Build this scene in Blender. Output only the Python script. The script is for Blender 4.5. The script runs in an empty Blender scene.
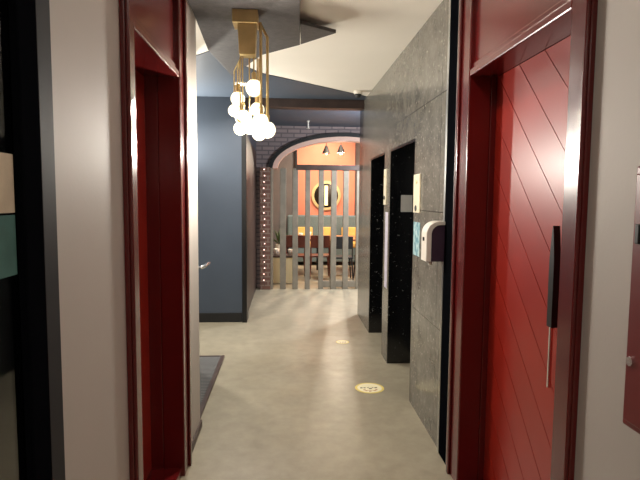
import bpy, bmesh, math, random
from mathutils import Vector, Matrix
random.seed(7)
S = bpy.context.scene
COL = S.collection
PI = math.pi
XL, XR, HC = -0.60, 0.965, 2.83        # left wall, right wall, ceiling height

# ------------------------------------------------------------------ materials
def srgb(r, g, b):
    def f(c):
        c /= 255.0
        return c/12.92 if c <= 0.04045 else ((c+0.055)/1.055)**2.4
    return (f(r), f(g), f(b), 1.0)

def new_mat(name):
    m = bpy.data.materials.new(name); m.use_nodes = True
    nt = m.node_tree
    return m, nt, nt.nodes['Principled BSDF']

def world_pos(nt):
    return nt.nodes.new('ShaderNodeNewGeometry').outputs['Position']

def noise(nt, scale, detail=4, rough=0.5, vec=None):
    n = nt.nodes.new('ShaderNodeTexNoise')
    n.inputs['Scale'].default_value = scale; n.inputs['Detail'].default_value = detail
    n.inputs['Roughness'].default_value = rough
    nt.links.new(vec if vec is not None else world_pos(nt), n.inputs['Vector'])
    return n.outputs['Fac']

def ramp(nt, fac, stops):
    r = nt.nodes.new('ShaderNodeValToRGB')
    el = r.color_ramp.elements
    while len(el) < len(stops): el.new(0.5)
    for e, (p, c) in zip(el, stops): e.position = p; e.color = c
    nt.links.new(fac, r.inputs['Fac'])
    return r.outputs['Color']

def bump(nt, b, height, strength=0.1, dist=0.01):
    n = nt.nodes.new('ShaderNodeBump')
    n.inputs['Strength'].default_value = strength; n.inputs['Distance'].default_value = dist
    nt.links.new(height, n.inputs['Height']); nt.links.new(n.outputs['Normal'], b.inputs['Normal'])

def plain(name, c, rough=0.5, metal=0.0, vary=0.08, scale=6.0, coat=0.0, bmp=0.0, spec=0.5, bscale=60, crough=0.12):
    m, nt, b = new_mat(name)
    lo = tuple(x*(1-vary) for x in c[:3])+(1,); hi = tuple(min(1, x*(1+vary)) for x in c[:3])+(1,)
    nt.links.new(ramp(nt, noise(nt, scale), [(0.3, lo), (0.7, hi)]), b.inputs['Base Color'])
    b.inputs['Roughness'].default_value = rough; b.inputs['Metallic'].default_value = metal
    b.inputs['Coat Weight'].default_value = coat; b.inputs['Coat Roughness'].default_value = crough
    b.inputs['Specular IOR Level'].default_value = spec
    if bmp: bump(nt, b, noise(nt, bscale, 3), bmp)
    return m

def emit(name, c, s):
    m, nt, b = new_mat(name)
    b.inputs['Base Color'].default_value = c
    b.inputs['Emission Color'].default_value = c; b.inputs['Emission Strength'].default_value = s
    return m

def glass(name, c, rough=0.02, alpha=None):
    m, nt, b = new_mat(name)
    b.inputs['Base Color'].default_value = c; b.inputs['Roughness'].default_value = rough
    b.inputs['Transmission Weight'].default_value = 1.0; b.inputs['IOR'].default_value = 1.45
    return m

def mapping(nt, scale=(1,1,1), rot=(0,0,0)):
    mp = nt.nodes.new('ShaderNodeMapping')
    mp.inputs['Scale'].default_value = scale; mp.inputs['Rotation'].default_value = rot
    nt.links.new(world_pos(nt), mp.inputs['Vector'])
    return mp.outputs['Vector']

def mix(nt, fac, a, b_):
    n = nt.nodes.new('ShaderNodeMix'); n.data_type = 'RGBA'
    if isinstance(fac, float): n.inputs[0].default_value = fac
    else: nt.links.new(fac, n.inputs[0])
    for i, v in ((6, a), (7, b_)):
        if isinstance(v, tuple): n.inputs[i].default_value = v
        else: nt.links.new(v, n.inputs[i])
    return n.outputs[2]

M = {}
M['white_wall'] = plain('wall_paint', srgb(176,168,160), 0.6, vary=0.03, scale=2, bmp=0.04)
M['ceiling_white'] = plain('ceiling_paint', srgb(246,240,228), 0.7, vary=0.02, scale=2)
M['blue'] = plain('blue_grey_paint', srgb(66,76,89), 0.5, vary=0.05, scale=3, bmp=0.05)
M['red'] = plain('red_lacquer', srgb(88,14,14), 0.26, vary=0.06, scale=4, coat=0.35, bmp=0.02, bscale=14)
M['red_leaf'] = plain('red_lacquer_lit', srgb(146,30,17), 0.4, vary=0.05, scale=4, coat=0.42, bmp=0.02, bscale=14, crough=0.27, spec=0.35)  # frame's lacquer again, colour brightened for the light falling on the leaf
M['red_dark'] = plain('red_cabinet_paint', srgb(104,26,28), 0.35, vary=0.06, scale=4, coat=0.3)
M['black'] = plain('black_satin', srgb(9,10,12), 0.4, vary=0.1)
M['black_frame'] = plain('black_frame_paint', srgb(10,11,14), 0.7, vary=0.1, spec=0.0)
M['grey_frame'] = plain('dark_grey_frame_paint', srgb(46,46,48), 0.6, vary=0.1, spec=0.12)
M['black_mat'] = plain('black_matte', srgb(20,20,20), 0.6, vary=0.1)
M['gun'] = plain('gunmetal', srgb(52,53,54), 0.45, 0.3, vary=0.1)
M['steel'] = plain('brushed_steel', srgb(190,190,188), 0.3, 1.0, vary=0.05, scale=30)
M['chrome'] = plain('chrome', srgb(238,238,238), 0.25, 1.0, vary=0.02)
M['brass'] = plain('brass', srgb(214,190,134), 0.42, 0.55, vary=0.1, scale=12)
M['brown'] = plain('dark_brown_timber', srgb(66,50,44), 0.45, vary=0.25, scale=8)
M['wood'] = plain('warm_wood', srgb(172,112,60), 0.4, vary=0.2, scale=7)
M['redwood'] = plain('red_brown_wood', srgb(96,44,28), 0.4, vary=0.2, scale=7)
M['slat'] = plain('grey_brown_slat', srgb(134,126,112), 0.5, vary=0.14, scale=9)
M['coral'] = plain('coral_plaster', srgb(226,138,110), 0.7, vary=0.08, scale=3, bmp=0.1)
M['pink'] = plain('pale_pink_plaster', srgb(234,196,180), 0.7, vary=0.05)
M['cafe_grey'] = plain('cafe_grey_paint', srgb(104,98,96), 0.7, vary=0.08)
M['sofa'] = plain('grey_teal_fabric', srgb(104,122,124), 0.85, vary=0.1, scale=40)
M['gold'] = plain('gold_fabric', srgb(214,170,90), 0.8, vary=0.1, scale=30)
M['cream'] = plain('cream_paint', srgb(234,222,180), 0.5, vary=0.04)
M['plate'] = plain('cream_plastic', srgb(236,224,196), 0.35, vary=0.03)
M['white_plastic'] = plain('white_plastic', srgb(235,228,216), 0.3, vary=0.02, coat=0.3)
M['plum'] = plain('dark_plum_plastic', srgb(62,46,62), 0.35, vary=0.08)
M['lilac'] = plain('pale_lilac_paper', srgb(196,188,202), 0.7, vary=0.1, scale=25)
M['grey_paper'] = plain('grey_paper', srgb(172,170,164), 0.7, vary=0.04)
M['tan_paper'] = plain('tan_paper', srgb(196,182,158), 0.7, vary=0.1, scale=20)
M['teal_paper'] = plain('teal_paper', srgb(70,110,104), 0.6, vary=0.15, scale=20)
M['panel'] = plain('dark_textured_panel', srgb(74,71,70), 0.6, vary=0.22, scale=26, bmp=0.2)
M['mirror'] = plain('dark_mirror', srgb(60,48,36), 0.15, 0.9, vary=0.2)
M['yellow'] = plain('yellow_vinyl', srgb(226,204,110), 0.5, vary=0.04)
M['cream_vinyl'] = plain('cream_vinyl', srgb(238,228,192), 0.5, vary=0.04)
M['ink'] = plain('dark_ink', srgb(60,50,36), 0.6, vary=0.05)
M['red_ink'] = plain('rust_ink', srgb(176,120,80), 0.6, vary=0.05)
M['leaf'] = plain('green_leaf', srgb(70,96,56), 0.6, vary=0.2, scale=30)
M['bulb'] = emit('lit_bulb_glass', (1.0, 0.90, 0.68, 1), 1.5)
M['fairy'] = emit('lit_fairy_bulb', (1.0, 0.66, 0.58, 1), 2.2)
M['lamp'] = emit('lit_lamp_diffuser', (1.0, 0.74, 0.36, 1), 1.3)
M['down'] = emit('lit_downlight_lens', (1.0, 0.93, 0.82, 1), 20.0)
M['clear'] = glass('clear_glass', (0.93, 0.95, 0.94, 1))
M['tint'] = glass('smoked_glass', (0.62, 0.64, 0.62, 1), 0.04)

def mk_floor():
    m, nt, b = new_mat('polished_concrete')
    big = ramp(nt, noise(nt, 0.9, 5, 0.6), [(0.3, srgb(138,130,112)), (0.7, srgb(162,153,131))])
    fine = ramp(nt, noise(nt, 9, 6, 0.65), [(0.35, srgb(136,128,110)), (0.65, srgb(168,159,137))])
    nt.links.new(mix(nt, 0.4, big, fine), b.inputs['Base Color'])
    rg = ramp(nt, noise(nt, 3.5, 4), [(0.3, (0.32,)*3+(1,)), (0.7, (0.46,)*3+(1,))])
    nt.links.new(rg, b.inputs['Roughness'])
    bump(nt, b, noise(nt, 5, 3), 0.03)
    return m
M['floor'] = mk_floor()

def mk_marble(name, lo, hi, fleck, rough, fleck_at, joints):
    m, nt, b = new_mat(name)
    c = ramp(nt, noise(nt, 7.0, 10, 0.8), [(0.3, lo), (0.72, hi)])
    fl = ramp(nt, noise(nt, 30, 5, 0.75), [(fleck_at, (0,0,0,1)), (fleck_at+0.06, (1,1,1,1))])
    c = mix(nt, fl, c, fleck)
    if joints:
        # dark joints between large stone slabs, laid along y and z
        sep = nt.nodes.new('ShaderNodeSeparateXYZ'); nt.links.new(world_pos(nt), sep.inputs[0])
        tot = None
        for ax, off, per in (('Y', 0.17, 0.62), ('Z', 0.02, 0.745)):
            a = nt.nodes.new('ShaderNodeMath'); a.operation = 'SUBTRACT'; a.inputs[1].default_value = off
            nt.links.new(sep.outputs[ax], a.inputs[0])
            p = nt.nodes.new('ShaderNodeMath'); p.operation = 'PINGPONG'; p.inputs[1].default_value = per/2
            nt.links.new(a.outputs[0], p.inputs[0])
            l = nt.nodes.new('ShaderNodeMath'); l.operation = 'LESS_THAN'; l.inputs[1].default_value = 0.003
            nt.links.new(p.outputs[0], l.inputs[0])
            if tot is None: tot = l
            else:
                s = nt.nodes.new('ShaderNodeMath'); s.operation = 'MAXIMUM'
                nt.links.new(tot.outputs[0], s.inputs[0]); nt.links.new(l.outputs[0], s.inputs[1]); tot = s
        c = mix(nt, tot.outputs[0], c, srgb(62,60,54))
    nt.links.new(c, b.inputs['Base Color']); b.inputs['Roughness'].default_value = rough
    b.inputs['Specular IOR Level'].default_value = 0.6
    return m
M['stone'] = mk_marble('grey_stone_slab', srgb(84,81,75), srgb(134,130,120), srgb(178,172,160), 0.2, 0.59, True)
M['black_stone'] = mk_marble('black_polished_stone', srgb(6,6,8), srgb(16,17,18), srgb(170,170,166), 0.18, 0.64, False)

def mk_brick(name, c1, c2, mortar, scale, rot, rough=0.8):
    m, nt, b = new_mat(name)
    br = nt.nodes.new('ShaderNodeTexBrick'); nt.links.new(mapping(nt, (1,1,1), rot), br.inputs['Vector'])
    br.inputs['Color1'].default_value = c1; br.inputs['Color2'].default_value = c2; br.inputs['Mortar'].default_value = mortar
    br.inputs['Scale'].default_value = scale; br.inputs['Mortar Size'].default_value = 0.012
    br.inputs['Brick Width'].default_value = 0.22*1.0; br.inputs['Row Height'].default_value = 0.075
    nt.links.new(br.outputs['Color'], b.inputs['Base Color']); b.inputs['Roughness'].default_value = rough
    bump(nt, b, br.outputs['Fac'], -0.3)
    return m
M['dark_brick'] = mk_brick('dark_brown_brick', srgb(136,122,122), srgb(148,130,128), srgb(104,94,96), 1.0, (PI/2,0,0))
M['red_brick'] = mk_brick('red_brown_brick', srgb(120,84,70), srgb(104,74,66), srgb(136,116,104), 1.0, (PI/2,0,0))

def mk_mat():
    m, nt, b = new_mat('ribbed_entrance_mat')
    w = nt.nodes.new('ShaderNodeTexWave'); w.bands_direction = 'Y'; w.inputs['Scale'].default_value = 9
    w.inputs['Distortion'].default_value = 0.3
    nt.links.new(world_pos(nt), w.inputs['Vector'])
    c = ramp(nt, w.outputs['Fac'], [(0.3, srgb(58,58,58)), (0.7, srgb(104,104,102))])
    nt.links.new(c, b.inputs['Base Color']); b.inputs['Roughness'].default_value = 0.8
    bump(nt, b, w.outputs['Fac'], 0.4)
    return m
M['mat'] = mk_mat()

def mk_poster():
    m, nt, b = new_mat('teal_printed_paper')
    c = ramp(nt, noise(nt, 22, 3), [(0.42, srgb(92,140,152)), (0.5, srgb(140,176,182)), (0.62, srgb(176,200,200))])
    nt.links.new(c, b.inputs['Base Color']); b.inputs['Roughness'].default_value = 0.6
    return m
M['poster'] = mk_poster()

# ------------------------------------------------------------------ mesh helpers
def B(): return bmesh.new()

def box(bm, x0, x1, y0, y1, z0, z1):
    v = [bm.verts.new(p) for p in ((x0,y0,z0),(x1,y0,z0),(x1,y1,z0),(x0,y1,z0),(x0,y0,z1),(x1,y0,z1),(x1,y1,z1),(x0,y1,z1))]
    for f in ((3,2,1,0),(4,5,6,7),(0,1,5,4),(1,2,6,5),(2,3,7,6),(3,0,4,7)): bm.faces.new([v[i] for i in f])
    return bm

def prism(bm, pts, d, axis='z'):
    """extrude polygon pts (3D points) by vector d"""
    a = [bm.verts.new(p) for p in pts]; b = [bm.verts.new(Vector(p)+Vector(d)) for p in pts]
    bm.faces.new(a); bm.faces.new(b[::-1])
    n = len(a)
    for i in range(n): bm.faces.new([a[i], b[i], b[(i+1) % n], a[(i+1) % n]])
    bmesh.ops.recalc_face_normals(bm, faces=bm.faces[:])
    return bm

def tube(bm, pts, r, seg=10):
    rings = []
    n = len(pts); P = [Vector(p) for p in pts]
    rr = r if isinstance(r, (list, tuple)) else [r]*n
    t0 = (P[1]-P[0]).normalized()
    u = t0.orthogonal().normalized()
    for i in range(n):
        t = ((P[min(i+1, n-1)]-P[i]).normalized() + (P[i]-P[max(i-1, 0)]).normalized())
        t = t.normalized() if t.length > 1e-6 else t0
        u = (u - t*u.dot(t)).normalized(); w = t.cross(u)
        rings.append([bm.verts.new(P[i] + (u*math.cos(2*PI*k/seg)+w*math.sin(2*PI*k/seg))*rr[i]) for k in range(seg)])
    for i in range(n-1):
        for k in range(seg):
            bm.faces.new([rings[i][k], rings[i][(k+1) % seg], rings[i+1][(k+1) % seg], rings[i+1][k]])
    bm.faces.new(rings[0][::-1]); bm.faces.new(rings[-1])
    return bm

def lathe(bm, prof, c, seg=24, axis='z'):
    """profile [(radius, height)] turned about an axis through c"""
    def P(r, h, a):
        if axis == 'z': return (c[0]+r*math.cos(a), c[1]+r*math.sin(a), c[2]+h)
        if axis == 'y': return (c[0]+r*math.cos(a), c[1]+h, c[2]+r*math.sin(a))
        return (c[0]+h, c[1]+r*math.cos(a), c[2]+r*math.sin(a))
    rings = []
    for r, h in prof:
        if r < 1e-5: rings.append([bm.verts.new(P(0, h, 0))])
        else: rings.append([bm.verts.new(P(r, h, 2*PI*k/seg)) for k in range(seg)])
    for a, b in zip(rings[:-1], rings[1:]):
        for k in range(seg):
            k2 = (k+1) % seg
            if len(a) == 1 and len(b) == 1: continue
            if len(a) == 1: bm.faces.new([a[0], b[k2], b[k]])
            elif len(b) == 1: bm.faces.new([a[k], a[k2], b[0]])
            else: bm.faces.new([a[k], a[k2], b[k2], b[k]])
    if len(rings[0]) > 1: bm.faces.new(rings[0][::-1])
    if len(rings[-1]) > 1: bm.faces.new(rings[-1])
    bmesh.ops.recalc_face_normals(bm, faces=bm.faces[:])
    return bm

def sphere_prof(r, n=9, z0=0.0, sz=1.0):
    return [(max(0.0, r*math.sin(PI*i/n)), z0 - r*sz*math.cos(PI*i/n)) for i in range(n+1)]

def wloc(o):
    v = Vector((0,0,0))
    while o is not None: v += o.location; o = o.parent
    return v

def obj(name, bm, mat, parent=None, bev=0.0, smooth=False):
    """bm holds world coordinates; becomes ONE mesh object"""
    if parent is not None: org = wloc(parent); loc = Vector((0,0,0))
    else:
        xs = [v.co for v in bm.verts]
        lo = Vector([min(c[i] for c in xs) for i in range(3)]); hi = Vector([max(c[i] for c in xs) for i in range(3)])
        org = Vector(((lo.x+hi.x)/2, (lo.y+hi.y)/2, lo.z)); loc = org
    bmesh.ops.translate(bm, verts=bm.verts, vec=-org)
    me = bpy.data.meshes.new(name); bm.to_mesh(me); bm.free()
    me.materials.append(M[mat])
    if smooth:
        for p in me.polygons: p.use_smooth = True
    o = bpy.data.objects.new(name, me); COL.objects.link(o); o.location = loc
    if parent is not None: o.parent = parent
    if bev:
        b = o.modifiers.new('bevel', 'BEVEL'); b.width = bev; b.segments = 2; b.limit_method = 'ANGLE'
    return o

def thing(name, label, cat, loc, group=None, kind=None):
    o = bpy.data.objects.new(name, None); COL.objects.link(o); o.location = loc
    o.empty_display_size = 0.05
    o['label'] = label; o['category'] = cat
    if group: o['group'] = group
    if kind: o['kind'] = kind
    return o

def tag(o, label, cat, group=None, kind=None):
    o['label'] = label; o['category'] = cat
    if group: o['group'] = group
    if kind: o['kind'] = kind
    return o

def struct(name, bm, mat, bev=0.0):
    o = obj(name, bm, mat, None, bev); o['kind'] = 'structure'
    return o

def copy_thing(root, loc, label):
    r = root.copy(); COL.objects.link(r); r.location = loc; r['label'] = label
    for ch in list(root.children):
        c = ch.copy(); COL.objects.link(c); c.parent = r
        for g in list(ch.children):
            d = g.copy(); COL.objects.link(d); d.parent = c
    return r

# ------------------------------------------------------------------ the setting
b = B(); box(b, -2.4, 3.4, -2.6, 13.1, -0.1, 0.0); struct('floor', b, 'floor')
b = B(); box(b, -2.4, 3.4, -2.6, 9.4, HC, HC+0.1); struct('ceiling', b, 'ceiling_white')
# blue-grey painted part of the ceiling, with its slanting edge
CZ = HC-0.006
b = B(); prism(b, [(-2.2,5.2,CZ),(-0.824,4.752,CZ),(-0.668,4.579,CZ),(-0.257,5.333,CZ),(0.894,6.35,CZ),(XR,6.42,CZ),
                   (XR,7.0,CZ),(2.4,7.0,CZ),(2.4,9.15,CZ),(-0.54,9.15,CZ),(-0.54,6.6,CZ),(-2.2,6.6,CZ)], (0,0,0.006)); struct('ceiling_painted', b, 'blue')
b = B(); box(b, -2.4, 3.4, 9.4, 13.1, 3.4, 3.5); struct('ceiling_cafe', b, 'pink')

# left wall: glazed opening, white stretch, door, white end
b = B()
box(b, XL-0.2, XL, -2.4, 0.1, 0, HC)
box(b, XL-0.2, XL, 1.39, 1.95, 0, HC)
box(b, XL-0.2, XL, 3.045, 3.54, 0, HC)
struct('wall_left', b, 'white_wall')
b = B(); box(b, -0.98, -0.82, 3.54, 3.60, 0, HC); box(b, -0.98, -0.82, 4.64, 4.70, 0, HC); box(b, -0.98, -0.82, 3.60, 4.64, 2.15, HC)
struct('wall_recess', b, 'white_wall')
b = B(); box(b, -2.4, -2.2, 0.0, 6.6, 0, HC); struct('wall_recess_side', b, 'blue')
b = B(); box(b, -2.2, -0.98, 3.40, 3.54, 0, HC); struct('wall_store', b, 'white_wall')
b = B(); box(b, -2.4, -0.57, 6.6, 6.8, 0, HC); struct('wall_back', b, 'blue')
b = B(); box(b, -0.9, -0.545, 6.8, 9.15, 2.38, HC); struct('wall_return', b, 'blue')
b = B(); box(b, -0.9, -0.54, 6.8, 9.15, 0, 2.38); struct('wall_return_panelled', b, 'brown')
b = B(); box(b, -2.2, -0.575, 6.585, 6.6, 0, 0.12); struct('baseboard_back', b, 'black_mat', 0.003)
b = B(); box(b, -0.57, -0.51, 6.56, 6.8, 0, 2.38); struct('trim_1', b, 'black', 0.003)
b = B(); box(b, XL, XL+0.012, 3.045, 3.54, 0, 0.05); box(b, XL-0.2, XL+0.012, 3.54, 3.552, 0, 0.05); struct('baseboard_left', b, 'brown', 0.003)

# room end behind the camera and dark room behind the glazing
b = B(); box(b, -2.4, 3.4, -2.6, -2.4, 0, HC); struct('wall_front', b, 'white_wall')
b = B(); box(b, -2.2, XL-0.2, -0.1, 0.1, 0, HC); struct('wall_office_near', b, 'cafe_grey')
b = B(); box(b, -2.2, XL-0.2, 1.75, 1.9, 0, HC); struct('wall_office_far', b, 'cafe_grey')

# right wall: white, door, stone with two lift openings
b = B(); box(b, XR, XR+0.3, -2.4, 1.62, 0, HC); struct('wall_right', b, 'white_wall')
Z2 = 2.05
b = B()
box(b, XR, XR+0.3, 2.88, 3.93, 0, HC)
box(b, XR, XR+0.3, 4.89, 5.16, 0, HC)
box(b, XR, XR+0.3, 6.03, 7.0, 0, HC)
box(b, XR, XR+0.3, 3.93, 4.89, Z2, HC)
box(b, XR, XR+0.3, 5.16, 6.03, Z2, HC)
struct('wall_right_stone', b, 'stone')
b = B(); box(b, XR+0.3, 2.6, 6.8, 7.0, 0, HC); struct('wall_right_return', b, 'cafe_grey')
b = B(); box(b, 2.4, 2.6, 7.0, 9.15, 0, HC); struct('wall_right_far', b, 'cafe_grey')
b = B(); box(b, XR+0.5, XR+0.6, 1.6, 6.8, 0, HC); struct('wall_shaft', b, 'black_mat')
# polished dark end strip of the stone wall with a pale edge
b = B(); box(b, XR-0.012, XR, 2.95, 3.10, 0, HC); struct('trim_2', b, 'black_frame', 0.002)
b = B(); box(b, XR-0.014, XR, 3.10, 3.13, 0, HC); struct('trim_3', b, 'steel', 0.002)
b = B(); box(b, XR-0.012, XR, 2.92, 2.95, 0, HC); struct('trim_4', b, 'steel', 0.002)
# black linings of the lift openings
for i, (ya, yb) in enumerate(((3.93, 4.89), (5.16, 6.03))):
    b = B()
    box(b, XR+0.002, XR+0.299, ya, ya+0.02, 0, Z2)
    box(b, XR+0.002, XR+0.299, yb-0.02, yb, 0, Z2)
    box(b, XR+0.002, XR+0.299, ya+0.02, yb-0.02, Z2-0.02, Z2)
    struct('trim_%d' % (5+i), b, 'black_stone')

# beam under the painted ceiling
b = B(); box(b, -0.545, XR, 6.62, 6.78, 2.715, HC-0.006); struct('trim_beam', b, 'brown', 0.004)

# arch wall at the end of the corridor
AX, AA, AB, AS = 1.0, 1.27, 0.575, 2.09       # centre, half width, rise, spring height
def arch(a, bb, n=40, zbase=0.0):
    p = [(AX-a, zbase)]
    p += [(AX-a*math.cos(PI*i/n), AS+bb*math.sin(PI*i/n)) for i in range(n+1)]
    p += [(AX+a, zbase)]
    return p
def strip(bm, inner, outer, y0, y1):
    n = len(inner)
    I0 = [bm.verts.new((x, y0, z)) for x, z in inner]; I1 = [bm.verts.new((x, y1, z)) for x, z in inner]
    O0 = [bm.verts.new((x, y0, z)) for x, z in outer]; O1 = [bm.verts.new((x, y1, z)) for x, z in outer]
    for i in range(n-1):
        bm.faces.new([I0[i], I0[i+1], O0[i+1], O0[i]]); bm.faces.new([I1[i+1], I1[i], O1[i], O1[i+1]])
        bm.faces.new([I0[i+1], I0[i], I1[i], I1[i+1]]); bm.faces.new([O0[i], O0[i+1], O1[i+1], O1[i]])
    bm.faces.new([I0[0], O0[0], O1[0], I1[0]]); bm.faces.new([O0[-1], I0[-1], I1[-1], O1[-1]])
    bmesh.ops.recalc_face_normals(bm, faces=bm.faces[:])
b = B()
inn = arch(AA, AB)
out = [(-0.9, 0.0)] + [(min(2.6, max(-0.9, AX - 1.87*math.cos(PI*i/40)*1.4)), HC) for i in range(41)] + [(2.6, 0.0)]
strip(b, inn, out, 9.15, 9.35)
struct('wall_arch', b, 'dark_brick')
cut = lambda pts: pts[1:-1]
b = B(); strip(b, cut(arch(AA-0.012, AB-0.012)), cut(arch(AA+0.06, AB+0.05)), 9.10, 9.15); struct('trim_arch_outer', b, 'black_mat')
b = B(); strip(b, cut(arch(AA-0.10, AB-0.085)), cut(arch(AA-0.002, AB-0.002)), 9.12, 9.35); struct('trim_arch_inner', b, 'pink')
b = B(); box(b, -2.4, 3.4, 9.35, 9.4, HC, 3.4); struct('wall_arch_upper', b, 'dark_brick')

# the cafe beyond
b = B(); box(b, -2.4, 3.4, 12.9, 13.1, 0, 3.4); struct('wall_cafe_back', b, 'cafe_grey')
b = B(); box(b, 0.236, 1.66, 12.84, 12.9, 0, 3.2); struct('wall_coral', b, 'coral')
b = B(); box(b, 0.19, 0.236, 12.82, 12.9, 0, 3.2); struct('trim_coral', b, 'black_mat')
b = B(); box(b, -2.4, -2.2, 9.35, 12.9, 0, 3.4); struct('wall_cafe_left', b, 'cafe_grey')
b = B(); box(b, 3.2, 3.4, 9.35, 12.9, 0, 3.4); struct('wall_cafe_right', b, 'coral')

# ------------------------------------------------------------------ red doors
def red_door(name, label, side, ya, yb, na, fb, depth, grooves):
    """side -1 left wall, +1 right wall; opening ya..yb, frame na..fb along the corridor, full height to the ceiling"""
    xw = XL if side < 0 else XR
    def bx(bm, d0, d1, y0, y1, z0, z1):       # d: distance into the wall (negative stands out)
        xa, xb = xw + side*d0, xw + side*d1
        box(bm, min(xa, xb), max(xa, xb), y0, y1, z0, z1)
    t = thing(name, label, 'door', (xw + side*0.02, (ya+yb)/2, 0), None, 'structure')
    HZ = 2.235
    f = B()
    for (a0, a1, inner) in ((na, ya, 1), (yb, fb, -1)):
        bx(f, -0.02, 0.10, a0, a1, 0, HC)
    o = obj('door_frame', f, 'red', t, 0.006)
    g = B()                                    # raised outer bead on each stile
    bx(g, -0.034, -0.02, na, na+0.035, 0, HC); bx(g, -0.034, -0.02, fb-0.035, fb, 0, HC)
    obj('frame_bead', g, 'red', o, 0.005)
    h = B(); bx(h, -0.018, depth+0.04, ya, yb, HZ, HZ+0.035); bx(h, -0.006, depth, ya, yb, HZ+0.035, HZ+0.065)
    obj('door_head', h, 'red', t, 0.006)
    p = B(); bx(p, 0.006, 0.05, ya, yb, HZ+0.065, HC); obj('transom_panel', p, 'red', t, 0.004)
    l = B(); bx(l, 0.10, depth+0.04, ya-0.06, ya, 0, HC); bx(l, 0.10, depth+0.04, yb, yb+0.06, 0, HC); obj('jamb_lining', l, 'red', t, 0.003)
    # leaf with diagonal grooves: planks with real gaps between them
    lf = B(); bx(lf, depth+0.008, depth+0.04, ya, yb, 0.051 if not grooves else 0.005, HZ); leaf = obj('door_leaf', lf, 'red_leaf', t)
    if grooves:
        pl = B(); gap = 0.003; y0, y1, z0, z1 = ya+0.003, yb-0.003, 0.006, HZ-0.002
        cs = [0.02-0.245*k for k in range(16, -6, -1)]
        def clip(poly, fn):
            outp = []
            for i in range(len(poly)):
                p0, p1 = poly[i], poly[(i+1) % len(poly)]
                a, c = fn(p0), fn(p1)
                if a >= 0: outp.append(p0)
                if (a >= 0) != (c >= 0):
                    s = a/(a-c); outp.append((p0[0]+(p1[0]-p0[0])*s, p0[1]+(p1[1]-p0[1])*s))
            return outp
        for c0, c1 in zip(cs[:-1], cs[1:]):
            poly = [(y0, z0), (y1, z0), (y1, z1), (y0, z1)]
            poly = clip(poly, lambda q: (q[1]-q[0]) - (c0+gap)); 
            if len(poly) > 2: poly = clip(poly, lambda q: (c1-gap) - (q[1]-q[0]))
            if len(poly) < 3: continue
            xx = xw+side*(depth+0.008)
            prism(pl, [(xx, y, z) for y, z in poly], (-side*0.008, 0, 0))
        obj('plank_facing', pl, 'red_leaf', leaf)
    sl = B(); bx(sl, 0.0, depth+0.04, ya, yb, 0.0, 0.004 if grooves else 0.05); obj('threshold', sl, 'red', t)
    return t, bx

dl, _ = red_door('door_1', 'closed dark red door in the left wall, deep in its glossy frame', -1, 2.07, 2.90, 1.95, 3.045, 0.16, False)
dr, bx = red_door('door_2', 'red door in the right wall with diagonal grooves and a long pull handle', 1, 1.74, 2.72, 1.62, 2.88, 0.13, True)
# long pull handle
xs = XR+0.13-0.05
b = B()
n = 24; A = []; C = []
for i in range(n+1):
    s = i/n; z = 1.09+0.405*s
    w = 0.018*(min(1.0, (1-s)/0.35)**0.7 if s > 0.65 else 1.0) + 0.001
    A.append((xs, 1.985-w, z)); C.append((xs, 1.985+w, z))
prism(b, A + C[::-1], (0.028, 0, 0))
h = obj('pull_handle', b, 'black', dr, 0.004)
h['label'] = 'black tapered pull handle'
b = B(); box(b, xs+0.004, xs+0.018, 1.978, 1.992, 0.84, 1.095); obj('handle_tail', b, 'chrome', h, 0.003)
b = B()
for z in (1.14, 1.36): tube(b, [(xs+0.016, 1.985, z), (XR+0.132, 1.985, z)], 0.007, 10)
obj('handle_post', b, 'black', h)

# glazed screen on the left
t = thing('window_1', 'black framed glass screen at the left edge with paper notices on its pane', 'window', (XL, 0.75, 0), None, 'structure')
b = B()
box(b, XL-0.12, XL+0.006, 1.222, 1.31, 0, HC); box(b, XL-0.12, XL+0.01, 0.1, 0.22, 0, HC)
box(b, XL-0.12, XL+0.01, 0.22, 1.222, 0, 0.14); box(b, XL-0.12, XL+0.01, 0.22, 1.222, 2.35, HC)
wf = obj('window_frame', b, 'black_frame', t, 0.004)
b = B(); box(b, XL-0.16, XL+0.004, 1.31, 1.39, 0, HC); obj('frame_reveal', b, 'grey_frame', wf, 0.004)
b = B(); box(b, XL-0.022, XL-0.014, 0.22, 1.222, 0.14, 2.35); obj('pane', b, 'tint', t)
b = B(); box(b, XL-0.0138, XL-0.012, 0.90, 1.212, 1.56, 1.69); tag(obj('paper_notice', b, 'tan_paper'), 'tan paper notice stuck on the dark glass at the left edge', 'notice')
b = B(); box(b, XL-0.0138, XL-0.012, 0.90, 1.212, 1.42, 1.555); tag(obj('paper_notice', b, 'teal_paper'), 'dark teal paper notice on the left glass, under the tan notice', 'notice')

# lever door in the left recess
t = thing('door_3', 'recess door behind the white wall end, of which the silver lever handle shows', 'door', (-0.84, 4.08, 0), None, 'structure')
b = B(); box(b, -0.86, -0.825, 3.605, 4.637, 0.005, 2.145); lf = obj('door_leaf', b, 'blue', t, 0.003)
b = B(); lathe(b, [(0.026,0),(0.026,0.01),(0.012,0.014),(0.010,0.09)], (-0.825, 4.38, 1.005), 16, 'x')
tube(b, [(-0.735,4.375,1.005),(-0.715,4.39,1.005),(-0.70,4.45,1.008),(-0.68,4.55,1.02)], [0.014,0.016,0.015,0.012], 10)
hd = obj('lever_handle', b, 'chrome', t, 0, True); hd['label'] = 'silver lever handle'
b = B(); lathe(b, [(0.022,0),(0.022,0.05),(0.016,0.056)], (-0.825, 4.44, 1.135), 16, 'x'); obj('lock_cylinder', b, 'chrome', lf)

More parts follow.
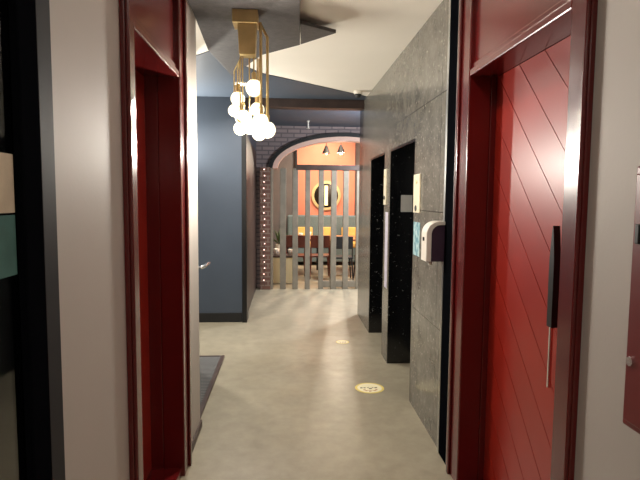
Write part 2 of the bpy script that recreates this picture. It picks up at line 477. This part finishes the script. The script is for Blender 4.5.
# lift doors at the back of the openings
for i, (ya, yb) in enumerate(((3.93, 4.89), (5.16, 6.03))):
    t = thing('door_%d' % (4+i), ('nearer' if i == 0 else 'farther')+' lift doors set back in the black stone opening of the right wall', 'lift door', (XR+0.34, (ya+yb)/2, 0), None, 'structure')
    ym = (ya+yb)/2
    for a0, a1 in ((ya-0.05, ym-0.002), (ym+0.002, yb+0.05)):
        b = B(); box(b, XR+0.305, XR+0.335, a0, a1, 0.004, 2.08); obj('door_panel', b, 'gun', t, 0.002)

# ------------------------------------------------------------------ things on the floor
t = thing('entrance_mat', 'dark grey ribbed entrance mat with a brown edge in the left recess', 'mat', (-0.71, 4.33, 0))
b = B(); prism(b, [(-0.815,3.56,0),(-0.655,3.56,0),(-0.655,5.10,0),(-1.15,5.10,0),(-1.15,4.72,0),(-0.815,4.72,0)], (0,0,0.016)); obj('mat_field', b, 'mat', t)
b = B(); box(b, -0.655, -0.62, 3.56, 5.13, 0.0, 0.02); box(b, -1.15, -0.655, 5.10, 5.13, 0, 0.02); obj('mat_edge', b, 'brown', t, 0.003)

def floor_sticker(x, y, r, label):
    t = thing('floor_sticker', label, 'sticker', (x, y, 0), 'round floor stickers')
    b = B(); lathe(b, [(r,0.0004),(r,0.0012)], (x,y,0), 40); obj('border', b, 'yellow', t)
    b = B(); lathe(b, [(r*0.84,0.0012),(r*0.84,0.0018)], (x,y,0), 40); obj('centre', b, 'cream_vinyl', t)
    b = B()
    for (dx, dy, w, d) in ((-0.56,0.02,0.16,0.16),(-0.34,0.02,0.14,0.14),(-0.1,0.06,0.1,0.1),(0.04,-0.14,0.2,0.16),(0.22,0.04,0.1,0.1),(0.44,0.02,0.18,0.16)):
        box(b, x+(dx-w/2)*r, x+(dx+w/2)*r, y+(dy-d/2)*r, y+(dy+d/2)*r, 0.0018, 0.0022)
    obj('printed_text', b, 'ink', t)
    b = B()
    for (dx, dy) in ((-0.4,-0.34),(-0.3,-0.52),(0.42,-0.34),(0.28,-0.5),(-0.05,-0.62)):
        box(b, x+(dx-0.08)*r, x+(dx+0.08)*r, y+(dy-0.06)*r, y+(dy+0.06)*r, 0.0018, 0.0022)
    box(b, x-0.42*r, x+0.44*r, y-0.50*r, y-0.46*r, 0.0018, 0.0021)
    obj('red_print', b, 'red_ink', t)
floor_sticker(0.695, 4.23, 0.122, 'round yellow-edged sticker with dark text on the floor, the nearer and larger one')
floor_sticker(0.615, 5.63, 0.072, 'small pale round sticker on the floor by the farther lift')

# ------------------------------------------------------------------ things on the walls
def plate(name, x, y0, y1, z0, z1, d, mat, label, cat, marks=None, group=None):
    b = B(); box(b, x-d, x, y0, y1, z0, z1)
    if marks is None: return tag(obj(name, b, mat, None, 0.001 if d < 0.006 else 0.004), label, cat, group)
    t = thing(name, label, cat, (x, (y0+y1)/2, z0), group)
    obj('face_plate', b, mat, t, 0.004)
    for nm, dy, dz, r, mt in marks:
        b = B(); lathe(b, [(r, 0), (r, -0.005), (r*0.8, -0.007)], (x-d, y0+(y1-y0)*dy, z0+(z1-z0)*dz), 16, 'x'); obj(nm, b, mt, t)
    return t
plate('call_panel', XR, 3.73, 3.91, 1.49, 1.775, 0.012, 'plate', 'cream lift call panel on the stone wall beside the nearer opening', 'call panel',
      [('call_button', 0.5, 0.12, 0.022, 'gun'), ('indicator_lamp', 0.5, 0.8, 0.016, 'cream')])
plate('wall_poster', XR, 3.73, 3.915, 1.17, 1.42, 0.003, 'poster', 'pale teal printed poster on the stone wall under the cream panel', 'poster')
plate('call_panel', XR, 5.03, 5.14, 1.53, 1.88, 0.012, 'plate', 'narrow white call panel on the pier between the two lift openings', 'call panel',
      [('call_button', 0.5, 0.2, 0.02, 'gun'), ('indicator_lamp', 0.5, 0.8, 0.014, 'cream')])
plate('wall_poster', XR, 4.94, 5.07, 0.72, 1.46, 0.003, 'lilac', 'tall lilac-white notice on the pier between the lift openings', 'poster')
b = B(); box(b, 1.07, 1.18, 4.867, 4.87, 1.467, 1.626); tag(obj('wall_notice', b, 'grey_paper', None, 0.0008), 'small grey square notice on the black jamb of the nearer lift', 'notice')

# sanitiser dispenser: white shell with a rounded top, dark body
t = thing('soap_dispenser', 'white dispenser with a dark plum body mounted on the stone wall', 'dispenser', (0.89, 3.14, 1.19))
def disp_prof(x0, x1, z0, z1, r):
    p = [(x1, z0), (x1, z1)]
    for i in range(9):
        a = PI/2 + (PI/2)*i/8
        p.append((x0+r+r*math.cos(a), z1-r+r*math.sin(a)))
    p += [(x0, z0)]
    return p
outp = disp_prof(0.838, 0.952, 1.215, 1.46, 0.08); inp = disp_prof(0.870, 0.952, 1.215, 1.437, 0.055)
b = B(); prism(b, [(x, 3.085, z) for x, z in inp], (0, 0.12, 0)); obj('body', b, 'plum', t, 0.004)
b = B()
n = len(outp)
f0 = [b.verts.new((x, 3.08, z)) for x, z in outp[1:]]; f1 = [b.verts.new((x, 3.20, z)) for x, z in outp[1:]]
g0 = [b.verts.new((x, 3.08, z)) for x, z in inp[1:]]; g1 = [b.verts.new((x, 3.20, z)) for x, z in inp[1:]]
for i in range(n-2):
    b.faces.new([f0[i], f0[i+1], f1[i+1], f1[i]]); b.faces.new([g0[i+1], g0[i], g1[i], g1[i+1]])
    b.faces.new([f0[i+1], f0[i], g0[i], g0[i+1]]); b.faces.new([f1[i], f1[i+1], g1[i+1], g1[i]])
b.faces.new([f0[0], f1[0], g1[0], g0[0]]); b.faces.new([f0[-1], g0[-1], g1[-1], f1[-1]])
bmesh.ops.recalc_face_normals(b, faces=b.faces[:])
obj('shell', b, 'white_plastic', t, 0.003)
b = B(); lathe(b, [(0.012,0),(0.012,-0.006)], (0.838, 3.14, 1.35), 14, 'x'); obj('sensor', b, 'black', t)
b = B(); tube(b, [(0.88,3.14,1.215),(0.88,3.14,1.19)], 0.012, 12); obj('nozzle', b, 'white_plastic', t)

# red hose cabinet at the right edge
t = thing('hose_cabinet', 'dark red metal cabinet on the white wall at the right edge', 'cabinet', (0.9, 1.02, 1.0))
cx0 = 0.885
b = B(); box(b, cx0, XR, 0.64, 1.28, 1.01, 1.685); obj('cabinet_body', b, 'red_dark', t, 0.005)
b = B(); box(b, cx0-0.012, cx0, 0.66, 1.262, 1.03, 1.665); d = obj('cabinet_door', b, 'red_dark', t, 0.004)
b = B(); box(b, cx0-0.022, cx0-0.012, 1.225, 1.242, 1.49, 1.54); obj('latch', b, 'black', d, 0.003)
b = B(); lathe(b, [(0.012,0),(0.012,-0.006)], (cx0-0.012, 1.24, 1.19), 14, 'x'); obj('lock', b, 'chrome', d)

# ceiling camera
t = thing('security_camera', 'small white dome camera on the ceiling near the stone wall', 'camera', (0.815, 6.12, HC-0.08))
b = B(); lathe(b, [(0.05,0),(0.05,-0.03),(0.045,-0.035)], (0.815,6.12,HC-0.001), 20); obj('base', b, 'white_plastic', t)
b = B(); lathe(b, [(0.04,-0.035),(0.037,-0.055),(0.022,-0.072),(0,-0.078)], (0.815,6.12,HC-0.001), 20); obj('dome', b, 'gun', t, 0, True)
b = B(); lathe(b, [(0.025,0),(0.025,-0.01),(0.012,-0.015),(0.012,-0.11),(0.03,-0.115),(0.03,-0.12)], (0.33,8.5,HC-0.007), 14)
tag(obj('sprinkler', b, 'white_plastic'), 'small white sprinkler hanging from the blue ceiling before the arch', 'sprinkler')

# ------------------------------------------------------------------ folded ceiling panel and pendant lamp
ZP = 2.75
t = thing('ceiling_panel', 'dark angular folded panel hung under the white ceiling above the lamp', 'ceiling panel', (-0.2, 3.7, ZP))
b = B(); prism(b, [(-0.595,2.3,ZP),(-0.595,3.418,ZP),(-0.629,4.259,ZP),(-0.21,4.366,ZP),(0.092,4.058,ZP),(0.08,3.577,ZP),(0.05,2.3,ZP)], (0,0,0.03)); obj('main_facet', b, 'panel', t, 0.002)
b = B(); prism(b, [(0.096,4.054,ZP+0.002),(0.344,3.814,ZP+0.02),(0.084,3.577,ZP+0.002)], (0,0,0.025)); obj('side_facet', b, 'panel', t, 0.002)
b = B(); prism(b, [(-0.629,4.264,ZP+0.002),(-0.547,5.31,ZP+0.035),(-0.212,4.372,ZP+0.002)], (0,0,0.022)); obj('rear_facet', b, 'panel', t, 0.002)
b = B()
for px, py in ((-0.4,2.6),(-0.05,2.6),(-0.4,3.9),(-0.1,3.8)): tube(b, [(px,py,ZP+0.03),(px,py,HC)], 0.006, 8)
obj('hanger', b, 'black_mat', t)

PX, PY = -0.26, 3.40
t = thing('pendant_lamp', 'brass pendant lamp with a cluster of lit glass globes', 'lamp', (PX, PY, 1.96))
# tapering brass canopy box
b = B()
def frus(bm, x0,x1,y0,y1,z0, X0,X1,Y0,Y1,z1):
    v = [bm.verts.new(p) for p in ((x0,y0,z0),(x1,y0,z0),(x1,y1,z0),(x0,y1,z0),(X0,Y0,z1),(X1,Y0,z1),(X1,Y1,z1),(X0,Y1,z1))]
    for f in ((3,2,1,0),(4,5,6,7),(0,1,5,4),(1,2,6,5),(2,3,7,6),(3,0,4,7)): bm.faces.new([v[i] for i in f])
frus(b, -0.303,-0.203,PY-0.05,PY+0.05,2.485, -0.312,-0.196,PY-0.06,PY+0.06,2.67)
obj('canopy', b, 'brass', t, 0.004)
b = B(); box(b, -0.343,-0.186,PY-0.075,PY+0.075,2.67,ZP); obj('ceiling_plate', b, 'brass', t, 0.004)
globes = [(-0.317,0.00,2.22,0.038,2.48),(-0.342,0.03,2.15,0.034,2.48),(-0.285,-0.02,2.10,0.042,2.48),(-0.215,0.0,2.29,0.045,2.48),
          (-0.195,0.03,2.16,0.038,2.48),(-0.17,-0.02,2.08,0.04,2.67),(-0.13,0.02,2.03,0.045,2.67),(-0.245,0.03,2.05,0.042,2.48),(-0.30,-0.03,2.03,0.036,2.48),(-0.185,0.05,2.01,0.04,2.48)]
for gx, dy, gz, r, zt in globes:
    gy = PY+dy
    zt2 = zt if zt < 2.5 else 2.69
    b = B(); tube(b, [(min(max(gx,-0.298),-0.175), PY+dy*0.6, zt2), (gx, gy, zt2-0.08), (gx, gy, gz+r+0.05)], 0.0045 if zt < 2.5 else 0.009, 8); rod = obj('rod', b, 'brass', t)
    b = B(); lathe(b, [(0.014,r*0.9),(0.016,r*0.9+0.05),(0.008,r*0.9+0.06)], (gx,gy,gz), 14); obj('socket', b, 'brass', rod)
    r *= 1.2
    b = B(); lathe(b, sphere_prof(r, 12), (gx,gy,gz), 20); sh = obj('globe', b, 'clear', t, 0, True)
    b = B(); lathe(b, sphere_prof(r*0.7, 9), (gx,gy,gz), 16); obj('bulb', b, 'bulb', sh, 0, True)

# ------------------------------------------------------------------ slatted gate, brick pier and fairy lights
t = thing('slat_screen', 'grey timber slat screen closing the arch at the corridor end', 'screen', (0.4, 8.6, 0))
for x0, x1, zt in ((-0.29,-0.247,2.09),(-0.127,-0.023,2.09),(0.089,0.184,2.09),(0.306,0.392,2.06),(0.539,0.625,2.06),(0.754,0.849,2.06),(0.965,1.059,2.06),(1.193,1.287,2.06)):
    b = B(); box(b, x0, x1, 8.96, 9.04, 0.0, zt); obj('slat', b, 'slat', t, 0.004)
b = B(); box(b, 0.15, 1.40, 8.95, 9.05, 2.062, 2.15); r_ = obj('top_rail', b, 'brown', t, 0.004); r_['label'] = 'dark brown top rail'
for x0, x1 in ((0.626,0.753),(0.85,0.964),(1.06,1.192)):
    b = B(); box(b, x0, x1, 8.975, 9.025, 0.03, 0.14); obj('bottom_rail', b, 'slat', t, 0.003)
b = B(); box(b, -0.47, -0.295, 8.92, 9.08, 0, 2.10); tag(obj('brick_pier', b, 'red_brick', None, 0.004), 'narrow red-brown brick pier at the left end of the slat screen', 'pier')
t = thing('fairy_light_string', 'string of small pinkish lights hanging down the brick pier', 'string lights', (-0.395, 8.9, 0.08))
pts = [(-0.395+0.008*math.sin(i*1.7), 8.905, 2.06-i*0.105) for i in range(20)]
b = B(); tube(b, pts, 0.003, 6); obj('wire', b, 'black_mat', t)
for p in pts[:-1]:
    b = B(); lathe(b, sphere_prof(0.011, 6), (p[0], p[1]-0.008, p[2]), 8); obj('fairy_bulb', b, 'fairy', t, 0, True)

# ------------------------------------------------------------------ cafe furniture
def chair_at(label, x, y, mat, flip):
    t = thing('cafe_chair', label, 'chair', (x, y, 0), 'cafe chairs')
    s = 1 if flip else -1          # backrest on +y (flip) or -y side
    b = B(); box(b, x-0.2, x+0.2, y-0.2, y+0.2, 0.43, 0.465); obj('seat', b, mat, t, 0.01)
    b = B(); box(b, x-0.19, x+0.19, y+s*0.19-0.012, y+s*0.19+0.012, 0.62, 0.86); obj('backrest', b, mat, t, 0.008)
    for sx in (-1, 1):
        b = B(); tube(b, [(x+sx*0.18, y+s*0.18, 0.43), (x+sx*0.18, y+s*0.19, 0.64)], 0.012, 8); obj('back_post', b, mat, t)
        for sy in (-1, 1):
            b = B(); tube(b, [(x+sx*0.2, y+sy*0.2, 0), (x+sx*0.17, y+sy*0.17, 0.43)], [0.011, 0.016], 8); obj('leg', b, mat, t)
    return t
chair_at('red-brown wooden chair behind the third gap of the screen', 0.16, 10.25, 'redwood', False)
chair_at('red-brown wooden chair in the middle, behind the fourth gap of the screen', 0.64, 10.25, 'redwood', False)
chair_at('black chair behind the fifth and sixth gaps of the screen', 1.06, 10.0, 'black_mat', False)
chair_at('black chair farthest right behind the screen', 1.52, 10.0, 'black_mat', False)
def table_at(label, x0, x1, y0, y1):
    t = thing('cafe_table', label, 'table', ((x0+x1)/2, (y0+y1)/2, 0), 'cafe tables')
    b = B(); box(b, x0, x1, y0, y1, 0.71, 0.75); obj('tabletop', b, 'wood', t, 0.006)
    for sx in (x0+0.06, x1-0.06):
        for sy in (y0+0.06, y1-0.06):
            b = B(); box(b, sx-0.02, sx+0.02, sy-0.02, sy+0.02, 0, 0.71); obj('leg', b, 'black_mat', t, 0.003)
table_at('warm wood table on the left behind the screen with white cups', -0.05, 0.72, 10.55, 11.4)
table_at('warm wood table on the right behind the screen, under the round mirror', 0.88, 1.72, 10.5, 11.6)
# sofa along the coral wall
t = thing('banquette_sofa', 'grey-teal banquette sofa against the coral wall', 'sofa', (0.9, 12.5, 0))
b = B(); box(b, 0.0, 1.9, 12.12, 12.82, 0.08, 0.42); obj('base', b, 'sofa', t, 0.02)
b = B(); box(b, 0.0, 1.9, 12.6, 12.82, 0.42, 1.16); obj('backrest', b, 'sofa', t, 0.04)
b = B(); box(b, 0.02, 1.88, 12.1, 12.6, 0.42, 0.54); obj('seat_cushion', b, 'gold', t, 0.03)
lab = ('gold cushion at the left end of the sofa', 'gold cushion in the middle of the sofa', 'gold cushion at the right end of the sofa')
for k, x in enumerate((0.42, 0.98, 1.5)):
    b = B(); prism(b, [(x-0.19, 12.43, 0.55), (x+0.19, 12.43, 0.55), (x+0.19, 12.53, 0.88), (x-0.19, 12.53, 0.88)], (0, 0.07, 0))
    tag(obj('sofa_cushion', b, 'gold', None, 0.03), lab[k], 'cushion', 'sofa cushions')
# round mirror with a lit gold ring
t = thing('round_mirror', 'round dark mirror with a glowing gold rim on the coral wall', 'mirror', (0.90, 12.83, 1.25))
b = B(); lathe(b, [(0.30,-0.02),(0.30,-0.035)], (0.95,12.835,1.64), 40, 'y'); obj('mirror_glass', b, 'mirror', t)
b = B()
n = 40; R0, R1 = 0.295, 0.36
ring = [[(0.95+r*math.cos(2*PI*k/n), y, 1.64+r*math.sin(2*PI*k/n)) for k in range(n)] for r, y in ((R0,12.838),(R0,12.785),(R1,12.785),(R1,12.838))]
V = [[b.verts.new(p) for p in rg] for rg in ring]
for i in range(4):
    for k in range(n): b.faces.new([V[i][k], V[i][(k+1) % n], V[(i+1) % 4][(k+1) % n], V[(i+1) % 4][k]])
bmesh.ops.recalc_face_normals(b, faces=b.faces[:])
obj('rim', b, 'brass', t)
b = B(); box(b, 0.91, 0.99, 12.77, 12.796, 1.40, 1.88); obj('lamp_strip', b, 'lamp', t, 0.004)
# low cream counter at left with cups
t = thing('low_counter', 'low cream counter behind the left gaps of the screen', 'counter', (-0.08, 9.75, 0))
b = B(); box(b, -0.36, 0.17, 9.6, 9.9, 0, 0.48); obj('cabinet', b, 'cream', t, 0.004)
b = B(); box(b, -0.38, 0.19, 9.58, 9.92, 0.48, 0.52); obj('worktop', b, 'brown', t, 0.004)
def cup(x, y, z, r, h, label):
    b = B(); lathe(b, [(r*0.7,0),(r,h),(r*0.9,h),(r*0.62,0.008),(0,0.008)], (x,y,z), 18); tag(obj('cup', b, 'white_plastic', None, 0, True), label, 'cup', 'white cups in the cafe')
cup(-0.20, 9.75, 0.52, 0.055, 0.11, 'white cup on the low cream counter, behind the first gap')
cup(0.06, 9.72, 0.52, 0.05, 0.10, 'white cup on the low cream counter, behind the second gap')
cup(0.28, 10.85, 0.75, 0.05, 0.10, 'white cup on the left wood table, nearer the red-brown chair')
cup(0.46, 11.05, 0.75, 0.05, 0.11, 'white cup on the left wood table, nearer the middle of the screen')
def planter(x, y):
    t = thing('potted_plant', 'potted green plant beside the grey wall behind the left gaps of the screen', 'plant', (x, y, 0))
    b = B(); lathe(b, [(0.10,0),(0.14,0.5),(0.12,0.5),(0.11,0.44),(0,0.44)], (x,y,0), 18); obj('pot', b, 'white_plastic', t)
    b = B(); rnd = random.Random(3)
    for k in range(26):
        a = rnd.uniform(0, 2*PI); l = rnd.uniform(0.25, 0.5); e = rnd.uniform(0.7, 1.4)
        d = Vector((math.cos(a)*math.cos(e), math.sin(a)*math.cos(e), math.sin(e)))
        s = Vector((-math.sin(a), math.cos(a), 0))*0.035; o = Vector((x, y, 0.45))
        q = [o, o+d*l*0.5+s, o+d*l+Vector((0,0,-0.03)), o+d*l*0.5-s]
        prism(b, [tuple(p) for p in q], (0.002, 0.002, 0.003))
    obj('foliage', b, 'leaf', t)
planter(-0.15, 12.1)
# small black pendants under the cafe ceiling
for px, py, lab in ((0.84, 11.4, 'small black hanging lamp seen through the arch, the left one'), (1.14, 11.2, 'small black hanging lamp seen through the arch, the right one')):
    t = thing('cafe_pendant', lab, 'lamp', (px, py, 2.5), 'small black cafe pendants')
    b = B(); tube(b, [(px,py,2.72),(px,py,3.4)], 0.006, 8); obj('cord', b, 'black_mat', t)
    b = B(); lathe(b, [(0.015,0.22),(0.03,0.2),(0.09,0.05),(0.085,0.05),(0.025,0.19)], (px,py,2.5), 20); obj('shade', b, 'black_mat', t)
    b = B(); lathe(b, sphere_prof(0.03, 8), (px,py,2.545), 14); obj('bulb', b, 'lamp', t, 0, True)

# ------------------------------------------------------------------ downlights: near ceiling, cafe, and unseen ones added for their light
def downlight(x, y, label, power, size=0.10, zc=HC, col=(1.0,0.93,0.84)):
    t = thing('ceiling_downlight', label, 'downlight', (x, y, zc-0.03), 'ceiling downlights')
    b = B(); lathe(b, [(0.085,0),(0.085,-0.012),(0.062,-0.014),(0.06,-0.004)], (x,y,zc), 24); obj('trim_ring', b, 'white_plastic', t)
    b = B(); lathe(b, [(0.06,-0.001),(0.06,-0.005)], (x,y,zc), 24); obj('lens', b, 'down', t)
    L = bpy.data.lights.new('downlight_beam', 'AREA'); L.shape = 'DISK'; L.size = size; L.energy = power; L.color = col
    L.spread = math.radians(150)
    o = bpy.data.objects.new('downlight_beam', L); COL.objects.link(o); o.location = (0, 0, 0.03-0.02); o.parent = t
downlight(0.18, 0.9, 'recessed ceiling downlight above the camera position', 3)
downlight(0.45, 2.35, 'recessed ceiling downlight between the two red doors', 4)
downlight(0.18, -0.9, 'recessed ceiling downlight behind the camera position', 12)
downlight(1.75, 8.1, 'added unseen downlight around the corner past the lifts', 80, 0.2, HC, (0.92,0.95,1.0))  # added out of view to light the screen and arch wall
downlight(-1.4, 1.0, 'added unseen downlight in the room behind the left glass', 4)  # added to lift the dark room behind the glass
downlight(-1.3, 5.4, 'added unseen downlight inside the left recess', 20)  # added out of view to brighten the recess
def uplight(x, yw, side, label, power, aim, col):  # fill lamps added out of view to brighten ceilings and upper walls
    """added unseen bowl uplight on a wall whose face is at y = yw; side -1: the bowl hangs on the -y side of the wall"""
    yb = yw + side*0.14
    t = thing('added_uplight', label, 'added lamp', (x, yw, 1.78), 'added uplights')
    b = B(); box(b, x-0.07, x+0.07, min(yw, yw+side*0.04), max(yw, yw+side*0.04), 1.78, 1.98); obj('back_plate', b, 'steel', t, 0.004)
    b = B(); lathe(b, [(0.03,-0.1),(0.085,0.0),(0.08,0.0),(0.028,-0.09)], (x, yb, 1.98), 20); obj('bowl', b, 'white_plastic', t)
    b = B(); lathe(b, sphere_prof(0.028, 8), (x, yb, 1.94), 14); obj('bulb', b, 'down', t, 0, True)
    b = B(); tube(b, [(x,yw+side*0.04,1.9),(x,yw+side*0.12,1.9)], 0.012, 8); obj('arm', b, 'steel', t)
    L = bpy.data.lights.new('added_uplight_beam', 'AREA'); L.shape = 'DISK'; L.size = 0.15; L.energy = power; L.color = col
    o = bpy.data.objects.new('added_uplight_beam', L); COL.objects.link(o); o.location = (0.0, side*0.14, 0.23); o.parent = t
    o.rotation_euler = Vector(aim).to_track_quat('-Z', 'Y').to_euler()
uplight(-1.62, 6.6, -1, 'added unseen bowl uplight on the blue wall inside the left recess', 70, (0.55,-0.55,0.62), (1.0,0.94,0.83))
uplight(1.70, 7.0, 1, 'added unseen bowl uplight around the corner past the lifts', 40, (-0.45,0.35,0.8), (0.86,0.93,1.0))
downlight(-0.50, 5.8, 'added downlight in the blue ceiling, hidden behind the globe cluster', 26, 0.12, CZ)  # added to put a glare on the right door leaf
for k, (x, y) in enumerate(((0.0,10.4),(1.1,10.7),(0.8,12.1),(2.2,10.9))):
    downlight(x, y, ('warm downlight in the cafe ceiling, nearest the arch', 'warm downlight in the cafe ceiling over the tables', 'warm downlight in the cafe ceiling over the sofa', 'warm downlight in the cafe ceiling at the far right')[k], 27, 0.1, 3.4, (1.0,0.83,0.64))

# light of the bare bulb under the cafe pendant's shade: throws the slat shadows along the floor
L = bpy.data.lights.new('cafe_pendant_light', 'POINT'); L.energy = 60; L.color = (1.0, 0.86, 0.66); L.shadow_soft_size = 0.02
o = bpy.data.objects.new('cafe_pendant_light', L); COL.objects.link(o); o.location = (1.14, 11.2, 2.49)
# light of the globe cluster
for k, z in enumerate((2.10, 1.90)):
    L = bpy.data.lights.new('globe_light', 'POINT'); L.energy = 44; L.color = (1.0, 0.94, 0.84); L.shadow_soft_size = 0.06
    o = bpy.data.objects.new('globe_light', L); COL.objects.link(o); o.location = (-0.24, 3.40, z)

# ------------------------------------------------------------------ world, camera, view
w = bpy.data.worlds.new('World'); S.world = w; w.use_nodes = True
w.node_tree.nodes['Background'].inputs[0].default_value = (0.05, 0.048, 0.045, 1)
w.node_tree.nodes['Background'].inputs[1].default_value = 0.2
cam = bpy.data.cameras.new('camera'); cam.sensor_width = 36; cam.lens = 520/640*36; cam.clip_start = 0.02
c = bpy.data.objects.new('camera', cam); COL.objects.link(c)
c.location = (0, 0, 1.6); c.rotation_euler = (PI/2 - 0.0822, 0, -0.0630)
c.rotation_euler = (c.rotation_euler.to_matrix() @ Matrix.Rotation(0.0080, 3, 'Z')).to_euler()      # slight roll of the hand-held camera
S.camera = c
vs = S.view_settings
vs.view_transform = 'Standard'; vs.look = 'None'; vs.gamma = 1.0; vs.use_curve_mapping = False; vs.exposure = 0.45
